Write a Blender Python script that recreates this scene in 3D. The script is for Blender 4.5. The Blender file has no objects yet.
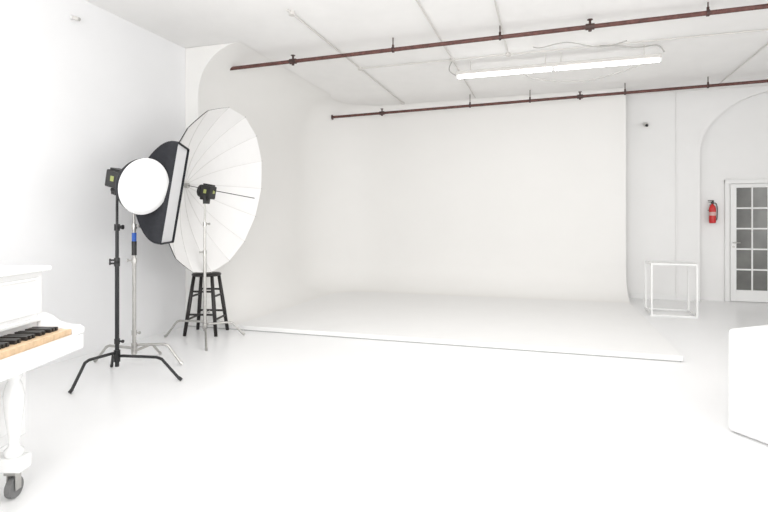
import bpy, math, random
from mathutils import Vector, Matrix, Quaternion
random.seed(4)
F=520.0; HY=222.0; H=1.35; YAW=math.atan(166/520.0)
cs,sn=math.cos(YAW),math.sin(YAW)
scene=bpy.context.scene
def P(r,d,z=0): return Vector((r*cs-d*sn, r*sn+d*cs, z))

# ---------------- materials
def mat(name,col,rough=0.6,metal=0.0,noise=0.0,nscale=8,emit=0,bump=0.0,coat=0.0):
    m=bpy.data.materials.new(name); m.use_nodes=True
    nt=m.node_tree; b=nt.nodes['Principled BSDF']
    b.inputs['Base Color'].default_value=(*col,1)
    b.inputs['Roughness'].default_value=rough
    b.inputs['Metallic'].default_value=metal
    if coat: b.inputs['Coat Weight'].default_value=coat
    if noise>0 or bump>0:
        tc=nt.nodes.new('ShaderNodeTexCoord'); n=nt.nodes.new('ShaderNodeTexNoise')
        n.inputs['Scale'].default_value=nscale; n.inputs['Detail'].default_value=6
        nt.links.new(tc.outputs['Object'],n.inputs['Vector'])
        if noise>0:
            cr=nt.nodes.new('ShaderNodeValToRGB')
            cr.color_ramp.elements[0].position=0.3; cr.color_ramp.elements[1].position=0.7
            cr.color_ramp.elements[0].color=(*[c*(1-noise) for c in col],1)
            cr.color_ramp.elements[1].color=(*[min(1,c*(1+noise*0.3)) for c in col],1)
            nt.links.new(n.outputs['Fac'],cr.inputs['Fac']); nt.links.new(cr.outputs['Color'],b.inputs['Base Color'])
        if bump>0:
            bp=nt.nodes.new('ShaderNodeBump'); bp.inputs['Strength'].default_value=bump; bp.inputs['Distance'].default_value=0.01
            nt.links.new(n.outputs['Fac'],bp.inputs['Height']); nt.links.new(bp.outputs['Normal'],b.inputs['Normal'])
    if emit:
        b.inputs['Emission Color'].default_value=(1,1,1,1); b.inputs['Emission Strength'].default_value=emit
    return m
M_wall=mat('wall_paint',(.885,.88,.87),.8,noise=.012,nscale=3,bump=.12)
M_left=mat('side_wall_paint',(.89,.89,.895),.8,noise=.012,nscale=3,bump=.15)
M_cyc=mat('cyc_paint',(.868,.857,.836),.7,noise=.01,nscale=1.5)
M_ceil=mat('ceiling_paint',(.92,.91,.895),.85,noise=.02,nscale=4,bump=.3)
M_floor=mat('floor_epoxy',(.895,.895,.895),.28,noise=.012,nscale=2.5,bump=.02)
M_plat=mat('platform_paint',(.865,.86,.85),.45,noise=.012,nscale=3)
M_seamshade=mat('platform_seam_shade',(.5,.5,.49),.8,noise=.1)  # darker grey paints the shadow line below the platform edge
M_trim=mat('trim_white',(.86,.86,.85),.5,noise=.01)
M_white=mat('white_lacquer',(.88,.88,.875),.25,noise=.005,coat=.3)
M_pipe=mat('rusty_red_pipe',(.14,.055,.045),.55,noise=.5,nscale=25)
M_pipedk=mat('pipe_fitting_dark',(.07,.035,.03),.5,noise=.4,nscale=20)
M_cond=mat('painted_conduit',(.68,.66,.63),.5,noise=.05)
M_black=mat('black_metal',(.012,.013,.014),.4,noise=.2)
M_fabric=mat('black_fabric',(.012,.013,.018),.75,noise=.3,nscale=40)
M_plast=mat('black_plastic',(.02,.02,.02),.45,noise=.2)
M_stool=mat('black_wood',(.02,.017,.016),.45,noise=.3,nscale=12)
M_chrome=mat('brushed_steel',(.5,.49,.47),.3,.9,noise=.1,nscale=30)
M_diff=mat('diffuser_fabric',(.73,.73,.73),.8,noise=.01,nscale=60)
M_diff2=mat('softbox_diffuser_fabric',(.66,.66,.67),.8,noise=.01,nscale=60)
M_umb=mat('umbrella_white',(.82,.81,.80),.6,noise=.01,nscale=10)
M_rib=mat('umbrella_rib',(.5,.49,.47),.5,.2,noise=.05)
M_seam=mat('umbrella_seam',(.68,.67,.65),.7,noise=.05)
M_label=mat('label_green_yellow',(.40,.44,.14),.5,noise=.1)
M_blue=mat('blue_tape',(.03,.12,.5),.5,noise=.1)
M_red=mat('extinguisher_red',(.6,.02,.02),.3,noise=.05)
M_glass=mat('door_glass_dark',(.16,.16,.15),.15,noise=.35,nscale=2.2)
M_ivory=mat('key_wood_ivory',(.72,.52,.33),.4,noise=.15,nscale=30)
M_ebony=mat('key_ebony',(.015,.013,.012),.3,noise=.1)
M_rubber=mat('grey_rubber',(.18,.18,.18),.6,noise=.1)
M_brass=mat('brass',(.7,.5,.2),.3,.9,noise=.05)
M_vinyl=mat('white_vinyl',(.87,.87,.87),.5,noise=.01,bump=.05)
M_tube=mat('fluorescent_tube',(1,1,1),.4,emit=6)

# ---------------- geometry helpers
def root(name,loc=(0,0,0),rz=0):
    e=bpy.data.objects.new(name,None); scene.collection.objects.link(e)
    e.location=loc; e.rotation_euler=(0,0,rz); e.empty_display_size=.2
    return e
def mk(name,v,f,m,parent=None,smooth=False,M=None,bev=0,solid=0):
    if M is not None: v=[M@Vector(p) for p in v]
    me=bpy.data.meshes.new(name); me.from_pydata([tuple(p) for p in v],[],f)
    me.validate(); me.update()
    import bmesh
    bm=bmesh.new(); bm.from_mesh(me); bmesh.ops.recalc_face_normals(bm,faces=bm.faces); bm.to_mesh(me); bm.free()
    if smooth:
        for p in me.polygons: p.use_smooth=True
    me.materials.append(m)
    o=bpy.data.objects.new(name,me); scene.collection.objects.link(o)
    if parent: o.parent=parent
    if bev:
        b=o.modifiers.new('bev','BEVEL'); b.width=bev; b.segments=3; b.limit_method='ANGLE'
    if solid:
        s=o.modifiers.new('sol','SOLIDIFY'); s.thickness=solid
    return o
BF=[(0,3,2,1),(4,5,6,7),(0,1,5,4),(1,2,6,5),(2,3,7,6),(3,0,4,7)]
def bv(x0,x1,y0,y1,z0,z1):
    return [(x0,y0,z0),(x1,y0,z0),(x1,y1,z0),(x0,y1,z0),(x0,y0,z1),(x1,y0,z1),(x1,y1,z1),(x0,y1,z1)]
def box(name,x0,x1,y0,y1,z0,z1,m,parent=None,bev=0,M=None):
    return mk(name,bv(x0,x1,y0,y1,z0,z1),BF,m,parent,M=M,bev=bev)
def multibox(name,bs,m,parent=None,bev=0,M=None):
    v=[];f=[]
    for b in bs:
        n=len(v); v+=bv(*b); f+=[tuple(i+n for i in q) for q in BF]
    return mk(name,v,f,m,parent,M=M,bev=bev)
def tube_data(pts,rad,seg=12):
    pts=[Vector(p) for p in pts]; n=len(pts)
    rads=rad if isinstance(rad,(list,tuple)) else [rad]*n
    v=[];f=[]
    t0=(pts[1]-pts[0]).normalized()
    up=Vector((0,0,1)) if abs(t0.z)<.9 else Vector((1,0,0))
    a=t0.cross(up).normalized()
    for i,p in enumerate(pts):
        if i==0:t=t0
        elif i==n-1:t=(pts[-1]-pts[-2]).normalized()
        else:t=((pts[i+1]-p).normalized()+(p-pts[i-1]).normalized()).normalized()
        a=(a-t*a.dot(t)).normalized(); b=t.cross(a)
        for k in range(seg):
            th=2*math.pi*k/seg
            v.append(p+(a*math.cos(th)+b*math.sin(th))*rads[i])
    for i in range(n-1):
        for k in range(seg):
            k2=(k+1)%seg
            f.append((i*seg+k,i*seg+k2,(i+1)*seg+k2,(i+1)*seg+k))
    f.append(tuple(range(seg))[::-1]); f.append(tuple((n-1)*seg+k for k in range(seg)))
    return v,f
def tube(name,pts,rad,m,parent=None,seg=12,M=None):
    v,f=tube_data(pts,rad,seg); return mk(name,v,f,m,parent,smooth=seg>6 and len(pts)>2,M=M)
def tubes(name,lst,m,parent=None,seg=12,M=None,smooth=False):
    v=[];f=[]
    for pts,rad in lst:
        n=len(v); a,b=tube_data(pts,rad,seg); v+=a; f+=[tuple(i+n for i in q) for q in b]
    return mk(name,v,f,m,parent,M=M,smooth=smooth)
def lathe(name,prof,m,parent=None,seg=32,M=None,smooth=True,cap=True):
    v=[];f=[];n=len(prof)
    for r,z in prof:
        for k in range(seg):
            t=2*math.pi*k/seg; v.append(Vector((r*math.cos(t),r*math.sin(t),z)))
    for i in range(n-1):
        for k in range(seg):
            k2=(k+1)%seg; f.append((i*seg+k,i*seg+k2,(i+1)*seg+k2,(i+1)*seg+k))
    if cap:
        f.append(tuple(range(seg))); f.append(tuple((n-1)*seg+k for k in range(seg)))
    return mk(name,v,f,m,parent,M=M,smooth=smooth)
def orient(loc,n):
    n=Vector(n).normalized(); y=Vector((0,0,1)); x=y.cross(n).normalized(); y=n.cross(x)
    return Matrix.Translation(Vector(loc))@Matrix((x,y,n)).transposed().to_4x4()

# ---------------- room shell
CZ=3.6; XL=-4.5; XR=7.0; YB=10.1; YF=-3.5
box('floor',XL-.2,XR+.2,YF,YB+.6,-.1,0,M_floor)
box('ceiling',XL-.2,XR+.2,YF,YB+.6,CZ,CZ+.1,M_ceil)
box('wall_left',XL-.2,XL,YF,YB+.6,0,CZ,M_left)
box('wall_right',XR,XR+.2,YF,YB+.6,0,CZ,M_wall)
ax,aw,sp,ah=3.72,1.28,2.5,1.04
N=40
arch=[(ax-aw*math.cos(math.pi*i/N), min(CZ,sp+ah*math.sin(math.pi*i/N))) for i in range(N+1)]
v=[];f=[]
def quad(a,b,c,d):
    n=len(v); v.extend([a,b,c,d]); f.append((n,n+1,n+2,n+3))
quad((XL,YB,0),(ax-aw,YB,0),(ax-aw,YB,CZ),(XL,YB,CZ))
quad((ax+aw,YB,0),(XR,YB,0),(XR,YB,CZ),(ax+aw,YB,CZ))
full=[(ax-aw,0)]+arch+[(ax+aw,0)]
for (x0,z0),(x1,z1) in zip(arch[:-1],arch[1:]):
    quad((x0,YB,z0),(x1,YB,z1),(x1,YB,CZ),(x0,YB,CZ))
mk('wall_back',v,f,M_wall)
v=[];f=[]
for (x0,z0),(x1,z1) in zip(full[:-1],full[1:]):
    quad((x0,YB,z0),(x1,YB,z1),(x1,YB+.14,z1),(x0,YB+.14,z0))
mk('trim_2',v,f,M_wall)
box('wall_recess',ax-aw-.1,ax+aw+.1,YB+.141,YB+.2,0,CZ,M_wall)
box('baseboard_back',1.35,ax-aw,YB-.015,YB,0,.1,M_trim,bev=.004)
box('trim_1',2.07,2.10,YB-.02,YB,0,CZ,M_wall,bev=.006)

# cyclorama
cyc=root('cyclorama')
cx0,cy1,cy0,cx1=-4.3,9.6,5.63,1.22
R=1.15
plan=[]
for i in range(12): plan.append(((cx0, cy0+(cy1-R-cy0)*i/11),(1,0),1.0))
for i in range(1,17):
    t=math.pi/2*i/16
    plan.append(((cx0+R-R*math.cos(t), cy1-R+R*math.sin(t)),(math.cos(t),-math.sin(t)),1-i/16))
for i in range(1,14): plan.append(((cx0+R+(cx1-cx0-R)*i/13, cy1),(0,-1),0.0))
PT=.06; cr=.55
def prof(lf):
    out=[]
    for i in range(13):
        t=math.pi/2*i/12; out.append((cr-cr*math.sin(t), PT+cr-cr*math.cos(t)))
    out.append((0,1.5))
    tc=.12+.5*lf
    for i in range(13):
        t=math.pi/2*i/12; out.append((tc-tc*math.cos(t), CZ-.003-tc+tc*math.sin(t)))
    return out
v=[];f=[];np_=len(prof(0))
for (p,n,lf) in plan:
    for o,z in prof(lf): v.append((p[0]+n[0]*o,p[1]+n[1]*o,z))
for i in range(len(plan)-1):
    for j in range(np_-1):
        a=i*np_+j; f.append((a,a+np_,a+np_+1,a+1))
mk('cyc_wall',v,f,M_cyc,cyc,smooth=True)
v=[];f=[]
pr=prof(1.0)
for (o0,z0),(o1,z1) in zip(pr[:-1],pr[1:]):
    quad((cx0+o0,cy0,z0),(cx0+o1,cy0,z1),(XL+.002,cy0,z1),(XL+.002,cy0,z0))
pr=prof(0.0)
for (o0,z0),(o1,z1) in zip(pr[:-1],pr[1:]):
    quad((cx1,cy1-o0,z0),(cx1,cy1-o1,z1),(cx1,YB-.002,z1),(cx1,YB-.002,z0))
mk('cyc_wing_ends',v,f,M_cyc,cyc)
box('cyc_platform_shadow_strip',XL+.002,cx1-.015,cy0+.012,YB-.002,0.0,.011,M_seamshade,cyc)  # recessed grey strip, shade under the slab put into its colour
box('cyc_platform',XL+.002,cx1,cy0,YB-.002,0.011,PT,M_plat,cyc,bev=.006)

# ---------------- pipes
def pipe(Y,x0,z0,x1,z1,hang,fit):
    r=root('sprinkler_pipe')
    def pz(x): return z0+(z1-z0)*(x-x0)/(x1-x0)
    tube('pipe_run',[(x0,Y,z0),(x1,Y,z1)],.024,M_pipe,r,16)
    L=[];G=[]
    for x in hang:
        z=pz(x)
        L.append(([(x,Y,z+.02),(x,Y,CZ)],.007))
        L.append(([(x-.012,Y,z),(x+.012,Y,z)],.035))
        L.append(([(x,Y,z+.03),(x,Y,z+.06)],.014))
    tubes('hangers',L,M_pipedk,r)
    for x in fit:
        z=pz(x)
        G.append(([(x-.045,Y,z),(x+.045,Y,z)],.034))
        G.append(([(x,Y,z-.01),(x,Y,z-.05)],.018))
        G.append(([(x,Y,z+.03),(x,Y,z+.075)],.013))
        G.append(([(x,Y,z+.075),(x,Y,z+.08)],.03))
    tubes('fittings',G,M_pipedk,r)
    lathe('wall_flange',[(.024,0),(.05,.0),(.05,.012),(.024,.02)],M_pipedk,r,M=Matrix.Translation((x0,Y,z0))@Matrix.Rotation(math.pi/2,4,'Y'))
def X_on(px,Y):
    q=(px-384)/F; d=Y/(cs+sn*q); return d*(-sn+cs*q),d
def xs(l,Y): return [X_on(p,Y)[0] for p in l]
pipe(6.08,-4.36,3.425,XR,3.55,xs([393,500,708],6.08)+[4.6],xs([293,590],6.08)+[5.2])
pipe(9.2,-3.98,3.36,XR,3.53,xs([470,530,625,708],9.2)+[5.5],xs([382,580],9.2)+[4.3])

# conduits on ceiling
cd=root('ceiling_conduit')
zc=3.58
L=[([(-2.63,4.9,zc),(-2.63,9.45,zc)],.010),([(-1.28,3,zc),(-1.28,9.4,zc)],.009),([(-.53,3,zc),(-.53,7.1,zc)],.009),
 ([(-2.63,7.1,zc),(XR,7.1,zc)],.008),([(-3.6,6.5,zc),(-2.63,6.5,zc)],.006),([(2.6,7.1,zc),(2.6,9.6,zc)],.008)]
tubes('conduit_runs',L,M_cond,cd,8)
L=[]
for (x,y) in [(-2.63,7.1),(-1.28,7.1),(-.53,7.1),(-2.63,9.4),(2.6,7.1),(-2.63,5.0)]:
    L.append(([(x,y,CZ),(x,y,CZ-.04)],.035))
tubes('junction_boxes',L,M_cond,cd,8)
cb=root('ceiling_cable')
def wav(pts):
    out=[]
    P_=[Vector(p) for p in pts]
    P_=[P_[0]]+P_+[P_[-1]]
    for i in range(1,len(P_)-2):
        for k in range(8):
            t=k/8; a,b,c,d=P_[i-1:i+3]
            out.append(.5*((2*b)+(c-a)*t+(2*a-5*b+4*c-d)*t*t+(-a+3*b-3*c+d)*t**3))
    out.append(P_[-2]); return out
tubes('cables',[(wav([(-.5,7.7,3.58),(-.2,7.75,3.40),(.4,7.7,3.30),(.9,7.6,3.36),(1.3,7.3,3.42)]),.008),
 (wav([(.6,7.1,3.58),(.75,6.9,3.5),(1.0,6.95,3.47),(1.25,7.1,3.52),(1.35,7.2,3.46)]),.009),
 (wav([(-.2,6.9,3.58),(-.1,6.7,3.5),(.2,6.75,3.55),(.6,6.9,3.5),(.9,7.0,3.58)]),.007),
 (wav([(-1.25,7.37,3.42),(-1.36,7.3,3.5),(-1.28,7.1,3.57)]),.008)],M_rib,cb,8,smooth=True)

# fluorescent fixture
fx=root('fluorescent_light_fixture',(0.04,7.31,0),0)
box('fixture_body',-1.3,1.3,-.035,.035,3.42,3.47,M_cond,fx,bev=.006)
multibox('sockets',[(-1.3,-1.275,-.03,.03,3.37,3.43),(-.02,.02,-.03,.03,3.37,3.43),(1.275,1.3,-.03,.03,3.37,3.43)],M_trim,fx,bev=.003)
tubes('fluorescent_tubes',[([(-1.27,0,3.395),(-.02,0,3.395)],.026),([(.02,0,3.395),(1.27,0,3.395)],.026)],M_tube,fx)
tubes('hanger_rods',[([(x,0,3.47),(x,0,CZ)],.006) for x in(-1.1,-.1,.1,1.1)],M_cond,fx,8)

# ---------------- door
YD=YB+.138
dr=root('door_1')
multibox('door_casing',[(2.84,2.91,YD-.04,YD,0,2.07),(3.80,3.87,YD-.04,YD,0,2.07),(2.84,3.87,YD-.045,YD,2.0,2.07)],M_trim,dr,bev=.006)
x0,x1,z0,z1=3.01,3.70,.2,1.93
bs=[(2.92,x0,YD-.03,YD-.002,.01,1.995),(x1,3.79,YD-.03,YD-.002,.01,1.995),(x0,x1,YD-.03,YD-.002,.01,z0),(x0,x1,YD-.03,YD-.002,z1,1.995)]
pw=(x1-x0)/3; ph=(z1-z0)/5
for i in (1,2): bs.append((x0+pw*i-.011,x0+pw*i+.011,YD-.027,YD-.004,z0,z1))
for i in range(1,5): bs.append((x0,x1,YD-.026,YD-.004,z0+ph*i-.013,z0+ph*i+.013))
multibox('door_leaf',bs,M_trim,dr,bev=.003)
box('door_glass',x0,x1,YD-.012,YD-.006,z0,z1,M_glass,dr)
tubes('door_handle',[([(2.965,YD-.03,1.0),(2.965,YD-.08,1.0)],.01),([(2.965,YD-.08,1.0),(3.05,YD-.08,1.0)],.009),([(2.965,YD-.032,.93),(2.965,YD-.036,.93)],.02)],M_chrome,dr)

# fire extinguisher
ex,_=X_on(711,YD)
fe=root('fire_extinguisher',(ex,YD-.085,1.33))
lathe('cylinder',[(.04,0),(.05,.008),(.053,.03),(.053,.25),(.047,.28),(.03,.305),(.018,.315),(.018,.33)],M_red,fe)
multibox('valve_handle',[(-.018,.018,-.018,.018,.33,.36),(-.06,.02,-.01,.01,.355,.367),(-.07,.01,-.01,.01,.38,.392),(-.01,.02,-.012,.012,.36,.39)],M_plast,fe,bev=.003)
tube('hose',wav([(.02,0,.345),(.055,0,.33),(.07,0,.25),(.065,-.01,.1),(.06,0,.05)]),.008,M_plast,fe,8)
lathe('label_band',[(.0535,.13),(.0535,.19)],mat('label_pale',(.7,.45,.42),.5,noise=.1),fe,cap=False)
multibox('wall_bracket',[(-.02,.02,.05,.084,.05,.32),(-.055,.055,-.0,.06,.215,.228)],M_plast,fe)

def seccam(loc,rz,k=1.0,lens=M_black):
    s=root('security_camera',loc,rz); s.scale=(k,k,k)
    lathe('mount',[(.04,0),(.04,.015),(.015,.02),(.015,.06)],M_trim,s,M=Matrix.Rotation(math.pi/2,4,'X'))
    box('camera_body',-.035,.035,-.17,-.05,-.03,.03,M_cond,s,bev=.012,M=Matrix.Rotation(.3,4,'X'))
    lathe('lens',[(.024,0),(.024,.02),(.015,.022),(.001,.018)],lens,s,M=Matrix.Rotation(.3,4,'X')@Matrix.Translation((0,-.165,0))@Matrix.Rotation(math.pi/2,4,'X'))
a,_=X_on(645,YB); seccam((a,YB,3.07),0)
seccam((XL,3.95,3.37),math.pi/2,.6,M_rib)

# ---------------- open frame table
tb=root('frame_table')
a0,a1,b0,b1,t,hh=1.38,1.98,8.28,8.78,.025,.76
bs=[]
for x in(a0,a1-t):
    for y in(b0,b1-t): bs.append((x,x+t,y,y+t,0,hh-t))
for z in (hh-t,.02):
    for y in (b0,b1-t):
        if z<.1 and y==b0: continue
        bs.append((a0,a1,y,y+t,z,z+t))
    for x in(a0,a1-t): bs.append((x,x+t,b0+t,b1-t,z,z+t))
bs.append((a0+t,a1-t,b0+t,b1-t,hh-.012,hh-.002))
bs.append((a0+t,a1-t,b0,b0+t,.0,t))
multibox('table_frame',bs,M_trim,tb,bev=.002)

# ---------------- white ottoman block on right
ot=root('vinyl_ottoman',(1.085,3.87,0),math.radians(-51))
ob=box('ottoman_body',0,.95,0,.95,.006,.665,M_vinyl,ot)
b=ob.modifiers.new('b','BEVEL'); b.width=.03; b.segments=6
for p in ob.data.polygons:p.use_smooth=True
box('ottoman_plinth',.03,.92,.03,.92,0,.04,M_vinyl,ot,bev=.01)
tubes('ottoman_piping',[([(.04,.001,.62),(.91,.001,.62)],.004),([(.001,.04,.62),(.001,.91,.62)],.004)],M_vinyl,ot,8)

# ---------------- stands
def cstand(name,r,d,feet,h,m,legz=.21,knobs=()):
    s=root(name,P(r,d),YAW)
    lr=.0125
    for i,(x,y) in enumerate(feet):
        L=math.hypot(x,y); ux,uy=x/L,y/L; z=legz-.03*i
        pts=[(ux*.012,uy*.012,z),(ux*.06,uy*.06,z+.004),(ux*L*.62,uy*L*.62,z+.004),(ux*L*.70,uy*L*.70,z-.01),(ux*L*.97,uy*L*.97,.02),(ux*L,uy*L,.012)]
        tube('leg_%d'%(i+1),pts,lr,m,s,10)
        tube('foot_%d'%(i+1),[(ux*L*.955,uy*L*.955,.03),(ux*L*1.005,uy*L*1.005,.011)],.0145,M_plast if m is M_black else m,s,10)
        tube('leg_collar_%d'%(i+1),[(0,0,z-.018),(0,0,z+.022)],.026,m,s,16)
    tube('column',[(0,0,.1),(0,0,h*.62)],.0175,m,s,16)
    tube('riser_middle',[(0,0,h*.6),(0,0,h*.82)],.0145,m,s,16)
    tube('riser_top',[(0,0,h*.8),(0,0,h)],.011,m,s,16)
    L=[]
    for k,z in enumerate([.32,h*.62,h*.82]+list(knobs)):
        L.append(([(0,0,z-.025),(0,0,z+.02)],.023))
        sgn=-1 if k%2 else 1
        L.append(([(0,0,z),(sgn*.05,-.01,z)],.008)); L.append(([(sgn*.05,-.01,z),(sgn*.06,-.013,z)],.014))
    tubes('clamp_collars',L,M_plast if m is M_black else m,s,12)
    return s
def strobe(name,parent,loc,n,L=.2,w=.11,h=.12):
    M=orient(loc,n)
    box(name,-w/2,w/2,-h/2,h/2,-L,0,M_plast,parent,bev=.012,M=M)
    multibox(name+'_label',[(-w/2-.002,-w/2,-h*.12,h*.18,-L*.6,-L*.35),(w/2,w/2+.002,-h*.12,h*.18,-L*.6,-L*.35),(-w*.2,w*.1,-h*.05,h*.2,-L-.002,-L)],M_label,parent,M=M)
    multibox(name+'_grip',[(-w*.25,w*.25,-h*.9,-h*.5,-L*.7,-L*.45),(-w*.35,w*.35,h*.5,h*.62,-L*.9,-L*.1)],M_plast,parent,bev=.006,M=M)
    lathe(name+'_ring',[(w*.5,0),(w*.62,.005),(w*.62,.03),(w*.5,.035)],M_plast,parent,M=M)
    return M
s1=cstand('black_light_stand',-2.31,4.5,[(-.156,-.42),(.588,-.085),(-.22,.33)],1.60,M_black,.22,knobs=(1.02,1.3))
n1=Vector((.83,-.44,-.20)).normalized()
hd=Vector((0.08,-.02,1.70))
Mst=strobe('strobe_head',s1,hd,n1,.18,.13,.15)
tubes('tilt_bracket',[([(0,0,1.58),(0,0,1.66)],.022),([(-.05,0,1.63),(.04,0,1.63)],.016)],M_plast,s1)
DK=Mst@Matrix.Scale(.98,4)
lathe('dish_shell',[(.05,.03),(.09,.05),(.15,.10),(.2,.155),(.235,.215),(.243,.24),(.247,.26),(.243,.265)],M_fabric,s1,seg=48,M=DK,cap=False)
lathe('dish_diffuser',[(.246,.262),(.242,.268),(.2,.276),(.12,.282),(.05,.285),(.001,.286)],M_diff,s1,seg=48,M=DK,cap=False)
# softbox stand
s2=cstand('softbox_light_stand',-2.33,4.85,[(.43,.05),(-.45,.15),(.05,.45)],1.60,M_chrome,.2)
tube('blue_tape_band',[(0,0,1.17),(0,0,1.25)],.020,M_blue,s2,16)
tube('black_grip_sleeve',[(0,0,1.04),(0,0,1.17)],.022,M_plast,s2,16)
sc=Vector((-1.955+2.33,4.8-4.85,1.61)); n2=Vector((.985,.17,-.16)).normalized()
Msb=orient(sc,n2); A,B,LL=.25,.46,.34
def rr(a,b,z,c=.22):
    pts=[];c=min(a,b)*c
    for sx,sy,st in((1,1,0),(-1,1,1),(-1,-1,2),(1,-1,3)):
        for k in range(4):
            t=math.pi/2*(st+k/3); pts.append((sx*(a-c)+c*math.cos(t),sy*(b-c)+c*math.sin(t),z))
    return pts
v=[];f=[]
levels=[]
for i in range(13):
    t=i/12; s=.14+.86*math.sin(t*math.pi/2)**.95
    levels.append((A*s,B*s,-LL+LL*t))
levels.append((A,B,.035))
for a,b_,z in levels: v+=rr(a,b_,z,.08)
for i in range(len(levels)-1):
    for k in range(16):
        k2=(k+1)%16; f.append((i*16+k,i*16+k2,(i+1)*16+k2,(i+1)*16+k))
f.append(tuple(range(16)))
mk('softbox_shell',v,f,M_fabric,s2,M=Msb,smooth=False,solid=.006)
v=[(0,0,.03)]+rr(A*.5,B*.5,.027,.08)+rr(A-.012,B-.012,.015,.08); f=[]
for k in range(16):
    k2=(k+1)%16; f+=[(0,1+k,1+k2),(1+k,17+k,17+k2,1+k2)]
mk('softbox_diffuser',v,f,M_diff2,s2,M=Msb)
strobe('softbox_strobe',s2,Msb@Vector((0,0,-LL)),n2,.15,.1,.1)
tube('softbox_bracket',[(0,0,1.55),tuple(Msb@Vector((0,-.03,-LL-.08)))],.014,M_plast,s2)
# umbrella stand
s3=cstand('umbrella_light_stand',-2.06,5.98,[(-.50,.1),(.40,.2),(.20,-.54)],1.62,M_chrome,.2)
uc=Vector((-1.895+2.06,6.0-5.98,1.70)); n3=Vector((.95,-.25,-.18)).normalized()
Mu=orient(uc,n3); RU,DU,NR=.96,.47,16
def bowl(off,name,m,dr_=0):
    v=[];f=[];NS=10;SUB=4
    T=NR*SUB
    for i in range(NS+1):
        q=max(i/NS,.02)
        for k in range(T):
            th=2*math.pi*k/T+.1
            u=(k%SUB)/SUB; sc_=1-.014*math.sin(math.pi*u)*q
            r=RU*q*sc_+dr_*q
            v.append(((r)*math.cos(th),(r)*math.sin(th),-DU*(1-q**1.9)-off))
    for i in range(NS):
        for k in range(T):
            k2=(k+1)%T; f.append((i*T+k,i*T+k2,(i+1)*T+k2,(i+1)*T+k))
    f.append(tuple(range(T)))
    return mk(name,v,f,m,s3,M=Mu,smooth=False)
bowl(0,'umbrella_inner_lining',M_umb); bowl(.012,'umbrella_outer_cover',M_fabric,0)
L=[];L2=[]
for k in range(NR):
    th=2*math.pi*k/NR+.1
    pts=[]
    for i in range(11):
        q=max(i/10,.02); pts.append((RU*q*math.cos(th),RU*q*math.sin(th),-DU*(1-q**1.9)+.002))
    L.append((pts,.0028))
    L2.append(([pts[-1],(pts[-1][0]*1.008,pts[-1][1]*1.008,.004)],.006))
tubes('umbrella_ribs',L,M_seam,s3,6,M=Mu); tubes('rib_tips',L2,M_rib,s3,6,M=Mu)
tube('umbrella_shaft',[(0,0,-DU-.03),(0,0,.45)],.0045,M_plast,s3,8,M=Mu)
tube('umbrella_hub',[(0,0,-DU-.02),(0,0,-DU+.05)],.03,M_chrome,s3,16,M=Mu)
strobe('umbrella_strobe',s3,Mu@Vector((0,-.03,-.22)),-n3,.14,.12,.15)
tubes('umbrella_bracket',[([(0,0,1.56),(0,0,1.66)],.022),([(-.03,-.05,1.62),(-.0,.05,1.62)],.014)],M_plast,s3)

# ---------------- stool
st=root('bar_stool',P(-2.16,6.33),0.25)
lathe('seat',[(.001,.695),(.15,.695),(.17,.705),(.172,.72),(.16,.732),(.1,.735),(.001,.73)],M_stool,st,40)
tp,bt=.11,.19
for i,(sx,sy) in enumerate([(1,1),(-1,1),(-1,-1),(1,-1)]):
    tube('leg_%d'%(i+1),[(sx*tp,sy*tp,.70),(sx*(tp+bt)/2,sy*(tp+bt)/2,.35),(sx*bt,sy*bt,0.0)],[.02,.024,.02],M_stool,st,12)
def lp(sx,sy,z):
    q=tp+(bt-tp)*(1-z/.7); return (sx*q,sy*q,z)
L=[]
for z,prs in [(.52,[((1,1),(-1,1)),((-1,-1),(1,-1))]),(.46,[((1,1),(1,-1)),((-1,1),(-1,-1))]),(.25,[((1,1),(-1,1)),((-1,-1),(1,-1))]),(.19,[((1,1),(1,-1)),((-1,1),(-1,-1))])]:
    for a,b in prs: L.append(([lp(*a,z),lp(*b,z)],.0125))
tubes('rungs',L,M_stool,st,10)

# ---------------- piano
pn=root('upright_piano',P(-1.645,2.12),YAW)
box('lower_cabinet',-.62,-.30,-.71,.71,.2,.72,M_white,pn,bev=.006)
box('lower_panel',-.30,-.285,-.6,.6,.26,.66,M_white,pn,bev=.005)
box('upper_cabinet',-.62,-.215,-.71,.71,.72,1.085,M_white,pn,bev=.006)
multibox('upper_panel_moulding',[(-.215,-.205,-.66,.66,.86,.875),(-.215,-.205,-.66,.66,1.04,1.055),(-.215,-.205,-.68,-.66,.86,1.055),(-.215,-.205,.66,.68,.86,1.055)],M_white,pn,bev=.003)
box('music_shelf',-.215,-.19,-.7,.7,.822,.84,M_white,pn,bev=.003)
box('lid',-.64,-.18,-.74,.74,1.085,1.112,M_white,pn,bev=.008)
box('keybed',-.31,0,-.73,.73,.66,.742,M_white,pn,bev=.008)
for s in(-1,1):
    y0,y1=(.665,.735) if s>0 else (-.735,-.665)
    cp=[(-.215,.742),(.0,.742),(.005,.775),(-.02,.79),(-.08,.795),(-.13,.81),(-.17,.84),(-.215,.86)]
    v=[(x,y0,z) for x,z in cp]+[(x,y1,z) for x,z in cp];n=len(cp)
    f=[tuple(range(n)),tuple(range(n,2*n))]+[(i,(i+1)%n,n+(i+1)%n,n+i) for i in range(n)]
    mk('cheek_%d'%(1 if s<0 else 2),v,f,M_white,pn,bev=.006)
kw=1.32/52
multibox('white_keys',[(-.2,-.025,-.66+i*kw+.0006,-.66+(i+1)*kw-.0006,.745,.78) for i in range(52)],M_ivory,pn,bev=.0012)
bk=[]
for i in range(51):
    if (i%7) in (0,2,3,5,6):
        y=-.66+(i+1)*kw; bk.append((-.2,-.07,y-.008,y+.008,.78,.80))
multibox('black_keys',bk,M_ebony,pn,bev=.002)
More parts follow.
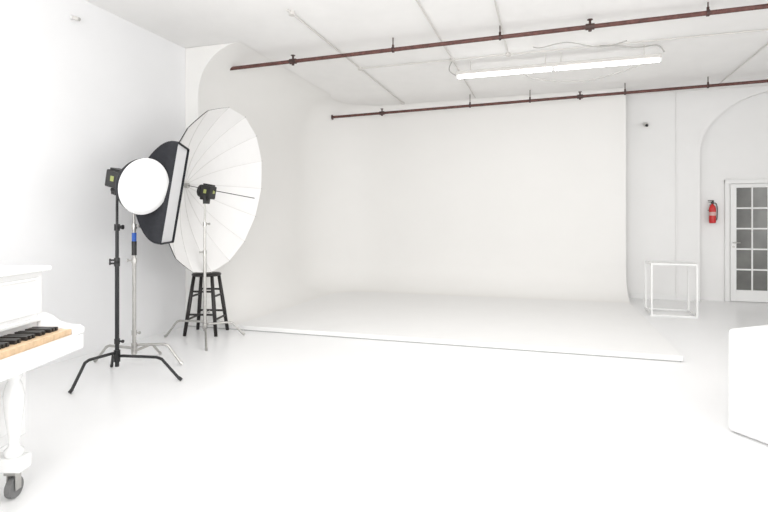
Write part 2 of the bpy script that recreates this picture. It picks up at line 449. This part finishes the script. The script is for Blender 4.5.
box('keyslip',-.022,0,-.665,.665,.742,.752,M_white,pn,bev=.003)
for i,y in enumerate((-.46,.43)):
    T=Matrix.Translation((-.17,y,0))
    lathe('front_leg_%d'%(i+1),[(.035,.2),(.042,.215),(.042,.235),(.026,.25),(.022,.27),(.03,.34),(.042,.44),(.046,.50),(.036,.55),(.026,.575),(.036,.59),(.036,.605),(.028,.615),(.042,.64),(.045,.66)],M_white,pn,24,M=T)
    box('toe_block_%d'%(i+1),-.62,-.11,y-.045,y+.045,.135,.205,M_white,pn,bev=.01)
    for j,xx in enumerate((-.17,-.55)):
        tube('caster_wheel_%d%d'%(i,j),[(xx-.014,y,.05),(xx+.014,y,.05)],.05,M_rubber,pn,24)
        multibox('caster_fork_%d%d'%(i,j),[(xx-.024,xx-.018,y-.02,y+.02,.04,.12),(xx+.018,xx+.024,y-.02,y+.02,.04,.12),(xx-.03,xx+.03,y-.03,y+.03,.118,.136)],M_chrome,pn,bev=.002)
multibox('pedals',[(-.3,-.14,y-.022,y+.022,.225,.24) for y in(-.09,0,.09)],M_brass,pn,bev=.006)

# ---------------- light
w=bpy.data.worlds.new('World'); scene.world=w; w.use_nodes=True
bg=w.node_tree.nodes['Background']; bg.inputs[0].default_value=(1,1,1,1); bg.inputs[1].default_value=.86
def area(name,loc,aim,sx,sy,p,col=(1,1,1)):
    l=bpy.data.lights.new(name,'AREA'); l.shape='RECTANGLE'; l.size=sx; l.size_y=sy; l.energy=p; l.color=col
    o=bpy.data.objects.new(name,l); scene.collection.objects.link(o); o.location=loc
    o.rotation_euler=(Vector(aim)-Vector(loc)).to_track_quat('-Z','Y').to_euler()
area('added_fill_back',(1.5,-3.2,2.0),(0,6,1.4),8,3,112)  # large fill added behind the camera, standing in for unseen windows
area('added_fill_side',(6.7,1.5,1.7),(-3,2.0,1.9),4,2.6,118)  # fill added at the right to brighten the near left wall
area('added_fill_overhead',(-.5,5.0,3.3),(-.5,5.0,0),4,3,48)  # unseen downward fill, added to brighten floor and platform
area('added_bounce_fill',(-1.2,-.6,1.8),(-.8,2.4,3.6),1.5,1.5,128)  # lamp added behind the camera, aimed up to lift the ceiling

scene.view_settings.view_transform='Standard'
scene.view_settings.look='None'
scene.view_settings.exposure=0.0

# ---------------- camera
cam=bpy.data.cameras.new('camera'); co=bpy.data.objects.new('camera',cam); scene.collection.objects.link(co)
co.location=(0,0,H); co.rotation_euler=(math.pi/2,0,YAW)
cam.sensor_width=36; cam.lens=36*F/768; cam.shift_y=-(256-HY)/768
cam.clip_start=.05
scene.camera=co
